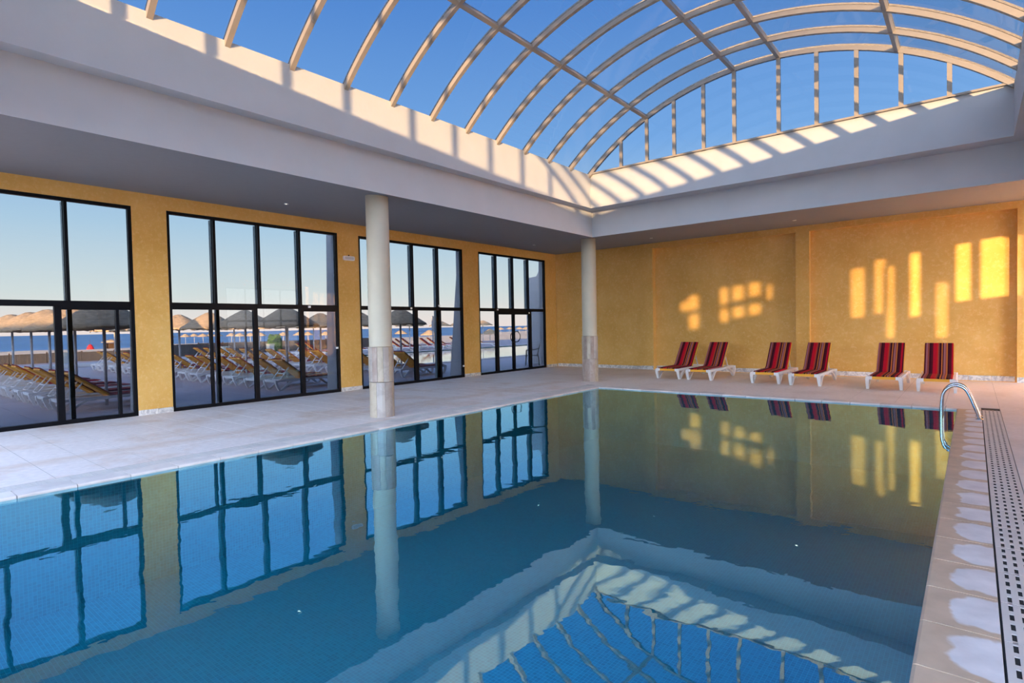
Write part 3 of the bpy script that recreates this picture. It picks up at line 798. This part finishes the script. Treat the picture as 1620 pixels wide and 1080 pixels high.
# wall lamp on the pier
wlmp = empty('wall_lamp', (0, -9.1, 3.33), label='small white rounded emergency lamp high on the ochre pier left of the near column', cat='lamp')
b = MB(); hw, hh, r_ = .16, .055, .03
poly = []
for cx_, cz_, a0 in ((hw - r_, hh - r_, 0), (-hw + r_, hh - r_, 90), (-hw + r_, -hh + r_, 180), (hw - r_, -hh + r_, 270)):
    for k in range(5): t = math.radians(a0 + k * 22.5); poly.append((cx_ + r_ * math.cos(t), cz_ + r_ * math.sin(t)))
b.prism(poly, 'x', 0, .045).build('housing', M_PLASTIC, wlmp)
MB().prism([(u * .82, v * .62) for u, v in poly], 'x', .045, .055).build('diffuser', plain('diffuser', (.6, .6, .6), .3), wlmp)
MB().lathe([(0, .085), (.014, .085), (.016, .055), (0, .055)], 12, .02, 0).build('knob', M_FRAME, wlmp)

# ------------------------------------------------------------------ sun loungers
def make_lounger(ang, sling, cush, name='sun_lounger'):
    """foot end towards local +y, head end towards -y; origin on the ground in the middle"""
    root = empty(name)
    ZR = .255; HY = -.15; LB = .82
    ca, sa = math.cos(ang), math.sin(ang)
    def bk(t, off): return (HY - t * ca + off * sa, ZR + .03 + t * sa + off * ca)     # along the back, and its normal
    f = MB()
    for s in (-1, 1):
        x = s * .29
        f.sweep([(x, -.96, ZR), (x, -.5, ZR + .01), (x, 0, ZR), (x, .6, ZR + .005), (x, .97, ZR)], 1, flat=(.05, .055))
    f.box(-.315, -.215, .94, 1.0, ZR - .035, ZR + .034); f.box(.215, .315, .94, 1.0, ZR - .035, ZR + .034); f.box(-.29, .29, -1.0, -.955, ZR - .03, ZR + .03)
    f.box(-.29, .29, HY - .03, HY + .02, ZR - .04, ZR - .005)
    f.build('frame', M_PLASTIC, root)
    for s in (-1, 1):
        for e in (-1, 1):
            x = s * .295; lg = MB()
            def Y(v): return e * v
            lg.sweep([(x, Y(.99), ZR + .02), (x + s * .01, Y(.985), .2), (x + s * .012, Y(.95), .1), (x + s * .012, Y(.90), .0)], [1.25, 1.1, .95, .8], flat=(.055, .062), up=(1, 0, 0))
            lg.sweep([(x + s * .012, Y(.885), .0), (x + s * .012, Y(.80), .055), (x + s * .008, Y(.68), .15), (x, Y(.55), .225), (x, Y(.38), ZR - .01)], [.85, .95, .9, .85, .9], flat=(.05, .06), up=(1, 0, 0))
            lg.build('leg', M_PLASTIC, root)
    MB().box(-.262, .262, HY + .02, .94, ZR + .0, ZR + .03).box(-.214, .214, .94, .995, ZR - .028, ZR + .03).build('seat_panel', sling, root)
    bp = MB(); b0 = bk(.0, 0); b1 = bk(LB, 0); c0 = bk(LB, .035); c1 = bk(0, .035)
    bp.prism([b0, b1, c0, c1], 'x', -.27, .27); bp.build('backrest_panel', sling, root)
    pr = MB(); top = bk(.52, -.005); foot = (HY - .52 * ca - .26, ZR + .015)
    for s in (-1, 1): pr.sweep([(s * .2, top[0], top[1]), (s * .2, foot[0], foot[1])], 1, flat=(.022, .03), up=(1, 0, 0))
    pr.sweep([(-.2, foot[0], foot[1]), (.2, foot[0], foot[1])], 1, flat=(.022, .022)); 
    m0 = [(a + c) / 2 for a, c in zip(top, foot)]; pr.sweep([(-.2, m0[0], m0[1]), (.2, m0[0], m0[1])], 1, flat=(.022, .022))
    pr.build('prop', M_PLASTIC, root)
    cu = MB(); th = .026; e0 = bk(LB + .01, .037); e1 = bk(LB + .01, .037 + th); h0 = (HY + .02, ZR + .032); k0 = bk(.06, .037 + th); z0 = ZR + .032
    front = .99
    prof = [(front, z0 - .012), (front + .012, z0 + th * .45), (front - .015, z0 + th), (HY + .35, z0 + th + .003), (HY + .09 + th * .4, z0 + th), k0, bk(.4, .037 + th + .004), bk(LB - .02, .037 + th), e1, e0, bk(.03, .037), h0]
    cu.prism(prof, 'x', -.258, .258); cu.build('cushion', cush, root)
    return root
lin = make_lounger(math.radians(51), M_ORANGE_IN, M_STR[0])
LI = [(5.62, -1.80), (6.49, -1.80), (8.18, -1.90), (9.10, -1.98), (10.66, -1.99), (11.57, -2.06)]
LLAB = ['red striped sun lounger on the deck, first from the left along the ochre wall', 'red striped sun lounger on the deck, second from the left along the ochre wall',
        'red striped sun lounger just left of the middle wall pilaster', 'red striped sun lounger right below the middle wall pilaster',
        'red striped sun lounger, left one of the pair nearest the pool ladder', 'red striped sun lounger directly behind the pool ladder, rightmost of the six']
cush_meshes = {}
base_in = base_c = [c for c in lin.children if c.name.startswith('cushion')][0].data
for i, mm in enumerate(M_STR):
    q = base_c.copy(); q.materials.clear(); q.materials.append(mm); cush_meshes[i] = q
for i, (x, y) in enumerate(LI):
    rz = PI + (.0, .0, .01, -.01, .0, .01)[i]
    if i == 0:
        lin.location = (x, y, 0); lin.rotation_euler = (0, 0, rz); tag(lin, LLAB[0], 'sun lounger', 'six striped sun loungers along the ochre wall')
    else: dup(lin, (x, y, 0), rz, LLAB[i], swap={'cushion': cush_meshes[(0, 1, 2, 0, 1, 2)[i]]})

# ------------------------------------------------------------------ outside: ground, sea, beach
TZ = -.02
ter = empty('terrace', (0, 0, 0), **S_)
EX0, EX1, EY0, EY1 = -16.4, -6.3, -2.2, 26.0
b = MB()
b.box(-30, EX0, -29, 40, -.8, TZ - .012); b.box(EX1, -.3, -29, 40, -.8, TZ - .012); b.box(EX0, EX1, -29, EY0, -.8, TZ - .012); b.box(EX0, EX1, EY1, 40, -.8, TZ - .012)
b.build('paving', M_TERRACE, ter)
sl = MB().box(-.566, .566, -.296, .296, 0, .02).mesh('paving_slab', M_TERRACE)
for i in range(5):
    for j in range(28): link('paving_slab', sl, ter, (-.9 - 1.14 * i, -18.4 + .6 * j, TZ - .018))
cm = MB()
cm.box(EX0 - .3, EX0, EY0 - .3, EY1, TZ, TZ + .03); cm.box(EX1, EX1 + .3, EY0 - .3, EY1, TZ, TZ + .03); cm.box(EX0, EX1, EY0 - .3, EY0, TZ, TZ + .03)
cm.build('pool_kerb', M_COPE, ter)
op = empty('outdoor_pool', (EX1, EY0, 0), label='outdoor swimming pool on the terrace, bright with reflected sky, behind the right windows', cat='pool')
local(MB().add([(EX0, EY0, -1.2), (EX1, EY0, -1.2), (EX1, EY1, -1.2), (EX0, EY1, -1.2), (EX0, EY0, TZ), (EX1, EY0, TZ), (EX1, EY1, TZ), (EX0, EY1, TZ)],
         [(0, 1, 2, 3), (0, 1, 5, 4), (1, 2, 6, 5), (2, 3, 7, 6), (3, 0, 4, 7)]).build('basin', M_TILE, op, fix=False), op)
local(MB().add([(EX0, EY0, -.05), (EX1, EY0, -.05), (EX1, EY1, -.05), (EX0, EY1, -.05)], [(0, 1, 2, 3)]).build('water', M_WATER2, op, fix=False), op)
# beach: irregular sheet of sand, its shoreline running away to the right
def world_at(px, depth):
    d = Fv * FPX + R2 * (px - 810) + U2 * (540 - 525); d = d / FPX
    return (CAM.x + d.x * depth, CAM.y + d.y * depth)
shore = [(-300, 84), (-60, 86), (0, 88), (60, 93), (130, 90), (200, 96), (262, 118), (330, 126), (420, 130), (520, 136), (640, 150), (720, 170), (790, 230), (860, 300), (1000, 420)]
b = MB(); vs = []
for px, dp in shore:
    x, y = world_at(px, dp); vs.append((x, y, -.98))
    x, y = world_at(px, dp * .93); vs.append((x, y, -.72 + random.uniform(0, .05)))
    x, y = world_at(px, dp * .8); vs.append((x, y, -.52 + random.uniform(-.12, .12)))
    x, y = world_at(px, dp * .62); vs.append((x, y, -.72 + random.uniform(-.1, .1)))
    x, y = world_at(px, 30); vs.append((x, y, -.74))
fs = []
for i in range(len(shore) - 1):
    for q in range(4): fs.append((i * 5 + q, i * 5 + q + 1, (i + 1) * 5 + q + 1, (i + 1) * 5 + q))
b.add(vs, fs, True); bo = b.build('beach', M_SAND); tag(bo, **S_)
tag(MB().box(-30000, -29.5, -12000, 28000, -3, -1.0).build('sea', M_SEA), **S_)
MB_g = MB().box(-.3, 90, -90, 40, -3, -1.4); tag(MB_g.build('ground', M_SAND), **S_)

# outer plaster buttresses against the piers and the next wing beyond the glazed door
bt = empty('wall_outside', (0, 0, 0), **S_)
for yc, xb, xt in ((-13.5, -1.2, -.8), (-9.1, -.95, -.80), (-4.6, -.97, -.45)):
    MB().prism([(-.3, TZ), (xb, TZ), (xt, 4.4), (-.3, 4.4)], 'y', yc - .09, yc + .09).build('buttress', M_WHITE, bt)
MB().prism([(-.3, TZ), (-2.15, TZ), (-2.15, 3.5), (-1.62, 3.55), (-1.5, 3.75), (-1.48, 4.9), (-.3, 4.9)], 'y', .95, 1.25).build('wing_wall', M_WHITE, bt)
# unseen walls added behind the camera to shade the terrace and rear glazing
gw = MB(); gw.box(-12, 24, -30.4, -30, -.4, 3.0); tag(gw.build('wall_added_shade', M_WHITE), **S_)
hb = MB(); hb.box(27.8, 44.3, -60.6, -60, -.4, 7.3); tag(hb.build('wall_added_block', M_WHITE), **S_)

# ------------------------------------------------------------------ outdoor loungers
lout = make_lounger(math.radians(37), M_ORANGE, M_STR[1], 'sun_lounger')
first = [True]
cush_out = {}
base_c = [c for c in lout.children if c.name.startswith('cushion')][0].data
for i, mm in enumerate(M_STR):
    q = base_c.copy(); q.materials.clear(); q.materials.append(mm); cush_out[i] = q

ORD = ['nearest the glass', 'second from the glass', 'third from the glass', 'fourth from the glass', 'fifth from the glass', 'sixth from the glass', 'seventh from the glass', 'eighth from the glass',
       'ninth from the glass', 'tenth from the glass', 'eleventh from the glass', 'twelfth from the glass', 'thirteenth from the glass', 'fourteenth from the glass']
ROWS = [(-13.62, 5, 'row outside leftmost window'), (-9.15, 7, 'row outside second window'), (-5.1, 7, 'third row by outdoor pool')]
UMX = [-2.6, -5.0, -7.4, -9.8, -12.2, -14.6, -17.0]
def put_out(x, y, rz, lab, grp):
    if first[0]:
        first[0] = False; lout.location = (x, y, TZ); lout.rotation_euler = (0, 0, rz); tag(lout, lab, 'sun lounger', grp)
    else: dup(lout, (x, y, TZ), rz, lab, grp, swap={'cushion': cush_out[random.choice((0, 1, 2))]})
for ry, nu, rl in ROWS:
    k = 0
    for u in range(nu):
        for s in (.50, -.50):
            put_out(UMX[u] + s, ry + random.uniform(-.06, .06), random.uniform(-.02, .02), 'orange-backed lounger, %s, %s' % (ORD[k], rl), 'orange-backed sun loungers on the terrace'); k += 1
FAR = [(490, -18.3), (503, -19.4), (634, -18.2), (643, -19.1), (652, -20.0), (682, -18.2), (692, -19.1), (705, -20.0), (728, -18.2), (765, -18.2), (575, -18.4)]
FL = ['second window, left of the pair', 'second window, right of the pair', 'left of the lit pole', 'behind the lit pole',
      'right of the lit pole', 'below the grey panel', 'second right of the grey panel', 'third right of the grey panel',
      'right end of third window', 'left of the glazed door', 'just left of near column']
for (px, X), l in zip(FAR, FL):
    put_out(X, pixray_x(px, X), -.95 + random.uniform(-.08, .08), 'red sun lounger across outdoor pool, ' + l, 'red sun loungers across the outdoor pool')

# ------------------------------------------------------------------ thatched umbrellas
def make_umbrella(r, zr, h, name='beach_umbrella', seg=40, fringe=.05):
    root = empty(name)
    rr = random.Random(int(r * 100) + int(zr * 100))
    jit = [[rr.uniform(-.5, .5) for _ in range(seg)] for _ in range(12)]
    prof = [(.012, zr + h), (.12 * r, zr + h * .965), (.3 * r, zr + h * .80), (.5 * r, zr + h * .58), (.7 * r, zr + h * .34), (.86 * r, zr + h * .14), (.97 * r, zr + .015), (r, zr - fringe), (.97 * r, zr - fringe * .9),
            (.9 * r, zr + .02), (.5 * r, zr + h * .42), (.02, zr + h * .75)]
    def J(i, k):
        if i in (7, 8): return jit[7][k] * fringe * 1.3
        return jit[i % 12][k] * .012 * (1 if 0 < i < 7 else 0)
    MB().lathe(prof, seg, jitter=J).build('canopy', M_THATCH, root)
    MB().lathe([(0, 0), (.032, 0), (.032, zr + h * .8), (0, zr + h * .8)], 12).build('pole', M_POLE, root)
    if r > .8:
        rb = MB()
        for k in range(8):
            t = 2 * PI * k / 8; rb.sweep([(0, 0, zr + h * .62), (.9 * r * math.cos(t), .9 * r * math.sin(t), zr + .0)], .012, 6)
        rb.build('ribs', M_WOOD, root)
    return root
ua = make_umbrella(1.0, 1.74, .54); ub = make_umbrella(.88, 1.72, .50); far_u = make_umbrella(.95, 1.74, .42, seg=24); sm = make_umbrella(1.05, 1.45, .55, seg=18)
used = {id(ua): False, id(ub): False, id(far_u): False, id(sm): False}
def put_u(src, x, y, z, lab, grp):
    rz = random.uniform(0, 6)
    if not used[id(src)]:
        used[id(src)] = True; src.location = (x, y, z); src.rotation_euler = (0, 0, rz); tag(src, lab, 'umbrella', grp); return src
    return dup(src, (x, y, z), rz, lab, grp)
UO = ['nearest the glass', 'second out from the glass', 'third out from the glass', 'fourth out from the glass', 'fifth out from the glass', 'sixth out from the glass', 'seventh out from the glass']
for (ry, nu, rl), src, nm in zip(((-13.6, 5, 0), (-9.42, 7, 0), (-5.35, 7, 0)), (ua, ub, ub), ('outside the leftmost window', 'outside the second window', 'third row by outdoor pool')):
    for u in range(nu):
        put_u(src, UMX[u], ry + random.uniform(-.05, .05), TZ, 'brown thatched umbrella, %s, %s' % (UO[u], nm), 'thatched umbrellas over the terrace loungers')
for px, l, X in ((496, 'seen through the right pane of the second window', -18.9), (598, 'hidden mostly behind the near column', -18.9), (648, 'bright orange, just right of the near column', -17.3),
              (696, 'dark, to the right of the grey panel', -24), (727, 'at the far right of the third window', -24), (764, 'in the left pane beside the glazed door', -24)):
    put_u(far_u, X, pixray_x(px, X), TZ, 'thatched umbrella across the outdoor pool, ' + l, 'thatched umbrellas across the outdoor pool')
k = 0
for px, dp in ((293, 112), (307, 120), (321, 112), (333, 122), (344, 118), (366, 112), (379, 106), (396, 104), (412, 102), (448, 98), (473, 100), (487, 98), (515, 92), (596, 90), (634, 88), (679, 66), (737, 62), (268, 120), (775, 64), (792, 150), (806, 160), (822, 150), (832, 140), (842, 120)):
    x, y = world_at(px, dp)
    put_u(sm, x, y, -.72, 'small straw umbrella on the far beach, number %s counted from the left' % ['one', 'two', 'three', 'four', 'five', 'six', 'seven', 'eight', 'nine', 'ten', 'eleven', 'twelve', 'thirteen', 'fourteen', 'fifteen', 'sixteen', 'seventeen', 'eighteen', 'nineteen', 'twenty', 'twenty-one', 'twenty-two', 'twenty-three', 'twenty-four'][k], 'small umbrellas on the far beach'); k += 1

# ------------------------------------------------------------------ reed fence, low white wall
fe = empty('reed_fence', (-28.5, 0, 0), label='dark reed fence along the seaward edge of the terrace', cat='fence')
zig = MB(); PL_ = 1.6
pts = []
n = 60
for i in range(n + 1): pts.append((.014 * (i % 2), i * PL_ / n))
bkp = [(x - .03, y) for x, y in pts[::-1]]
zm = [MB().prism(pts + bkp, 'z', 0, h_).mesh('reed_panel', M_REED) for h_ in (.55, .80)]
y = -16.0
while y < 14:
    link('reed_panel', zm[y > -5], fe, (random.uniform(-.02, .02), y, TZ + random.uniform(-.02, .03)), random.uniform(-.01, .01))
    MB().box(-.06, -.02, y - .03, y + .03, TZ, .60 if y < -5 else .86).build('post', M_WOOD, fe)
    y += PL_ + .02
lw_ = MB().cbox(-22.0, -21.4, -16, 5, TZ, .15, .02); o = lw_.build('low_wall', M_WHITE); tag(o, 'long low white wall along the seaward side of the terrace loungers', 'wall')
# planter bed with a clipped bush and cream cabinets
def cabinet(px, X, w, h, z, lab):
    yy = pixray_x(px, X); c = empty('utility_cabinet', (X, yy, z), label=lab, cat='cabinet', group='cream cabinets on the terrace edge')
    MB().cbox(-.2, .2, -w / 2, w / 2, 0, h, .02).build('body', M_CREAM, c); MB().cbox(-.23, .23, -w / 2 - .03, w / 2 + .03, h, h + .04, .01).build('lid', M_CREAM, c)
    for k in range(6): MB().prism([(.2, h * (.2 + .11 * k)), (.215, h * (.2 + .11 * k)), (.2, h * (.24 + .11 * k))], 'y', -w * .35, w * .35).build('louvre', M_METAL, c)
cabinet(102, -22.9, .28, .62, .0, 'cream louvred cabinet in front of the fence behind the leftmost window')
cabinet(355, -22.9, .36, .62, .0, 'cream louvred cabinet in front of the fence at the middle post of the second window')
cabinet(427, -22.9, .32, .62, .05, 'cream cabinet beside the green bush')
bx = -26.0; by = pixray_x(434, bx)
bu = empty('bush', (bx, by, 0), label='clipped dark green bush in front of the sea behind the second window', cat='bush')
b = MB(); rr = random.Random(3)
for _ in range(1700):
    th = rr.uniform(0, 2 * PI); u = rr.random(); z = .15 + 1.15 * rr.random(); rad = .46 * (1 - max(0, (z - .9)) * .7) * (.75 + .3 * u)
    x, y = rad * math.cos(th), rad * math.sin(th); a = Vector((rr.uniform(-1, 1), rr.uniform(-1, 1), rr.uniform(-1, 1))).normalized(); c = a.orthogonal().normalized()
    p_ = Vector((x, y, z)); s = .045
    b.add([p_ - a * s, p_ + c * s * .5, p_ + a * s, p_ - c * s * .5], [(0, 1, 2, 3)])
b.lathe([(0, .1), (.36, .15), (.38, .9), (.25, 1.15), (0, 1.22)], 14)
tag(b.build('foliage', M_LEAF, bu, fix=False), kind='stuff')
MB().lathe([(.05, -.05), (.04, .3), (0, .3)], 8).build('trunk', M_WOOD, bu)

# red tent and kiosk on the beach
x, y = world_at(142, 86); t = empty('beach_tent', (x, y, -.72), label='small red beach tent with a thin mast at the water edge', cat='tent')
MB().lathe([(0, .78), (.18, .72), (.4, .35), (.52, 0)], 10).build('canvas', M_RED, t); MB().lathe([(.02, .7), (.02, 1.5), (0, 1.5)], 6).build('mast', M_WOOD, t)
x, y = world_at(174, 84); t = empty('beach_kiosk', (x, y, -.72), label='dark wooden beach kiosk with a flat straw roof at the water edge', cat='kiosk')
MB().box(-1.2, -.5, -.5, .5, 0, .9).build('counter', M_WOOD, t)
for sx1 in (-.3, 1.1):
    for sy1 in (-.5, .5): MB().box(sx1 - .05, sx1 + .05, sy1 - .05, sy1 + .05, 0, 1.1).build('post', M_WOOD, t)
MB().lathe([(0, 1.5), (.5, 1.35), (1.3, 1.08), (1.25, 1.02), (0, 1.3)], 14, .4, 0).build('roof', M_THATCH, t)
# grey panel on a post across the pool
X = -21.6; yy = pixray_x(685, X); t = empty('sign_panel', (X, yy, TZ), label='plain grey square panel on a post, seen against the sky in the third window', cat='panel')
t.rotation_euler = (0, 0, -.9)
MB().box(-.41, .41, -.04, .04, 1.38, 2.5).build('panel', M_GREY, t); MB().box(-.05, .05, -.05, .05, 0, 1.38).build('post', M_GREY, t)

# ------------------------------------------------------------------ plastic armchair outside the glazed door
ch = empty('plastic_armchair', (-1.35, .22, TZ), rz=2.2, label='grey-green plastic armchair on the terrace outside the glazed door', cat='chair')
# local: faces +y
st_ = MB(); st_.cbox(-.23, .23, -.2, .24, .38, .405, .01); st_.build('seat', M_CHAIR, ch)
for sx1 in (-1, 1):
    for y0_, y1_ in ((.22, .26), (-.22, -.28)): MB().sweep([(sx1 * .23, y0_, .6 if y0_ > 0 else .4), (sx1 * .25, (y0_ + y1_) / 2, .3), (sx1 * .27, y1_, 0)], [1, .9, .75], flat=(.045, .04)).build('leg', M_CHAIR, ch)
    MB().sweep([(sx1 * .23, .24, .6), (sx1 * .26, .1, .615), (sx1 * .26, -.1, .62), (sx1 * .235, -.25, .66)], 1, flat=(.05, .022)).build('armrest', M_CHAIR, ch)
bk_ = MB()
pts = [(-.22, -.2, .4), (-.235, -.25, .6), (-.20, -.29, .76), (-.1, -.315, .84), (0, -.32, .86), (.1, -.315, .84), (.2, -.29, .76), (.235, -.25, .6), (.22, -.2, .4)]
bk_.sweep(pts, 1, flat=(.03, .03)); bk_.build('backrest', M_CHAIR, ch)
for k in range(-2, 3): MB().sweep([(k * .045, -.2, .41), (k * .065, -.26, .62), (k * .075, -.312, .84 - abs(k) * .02)], 1, flat=(.03, .012)).build('slat', M_CHAIR, ch)
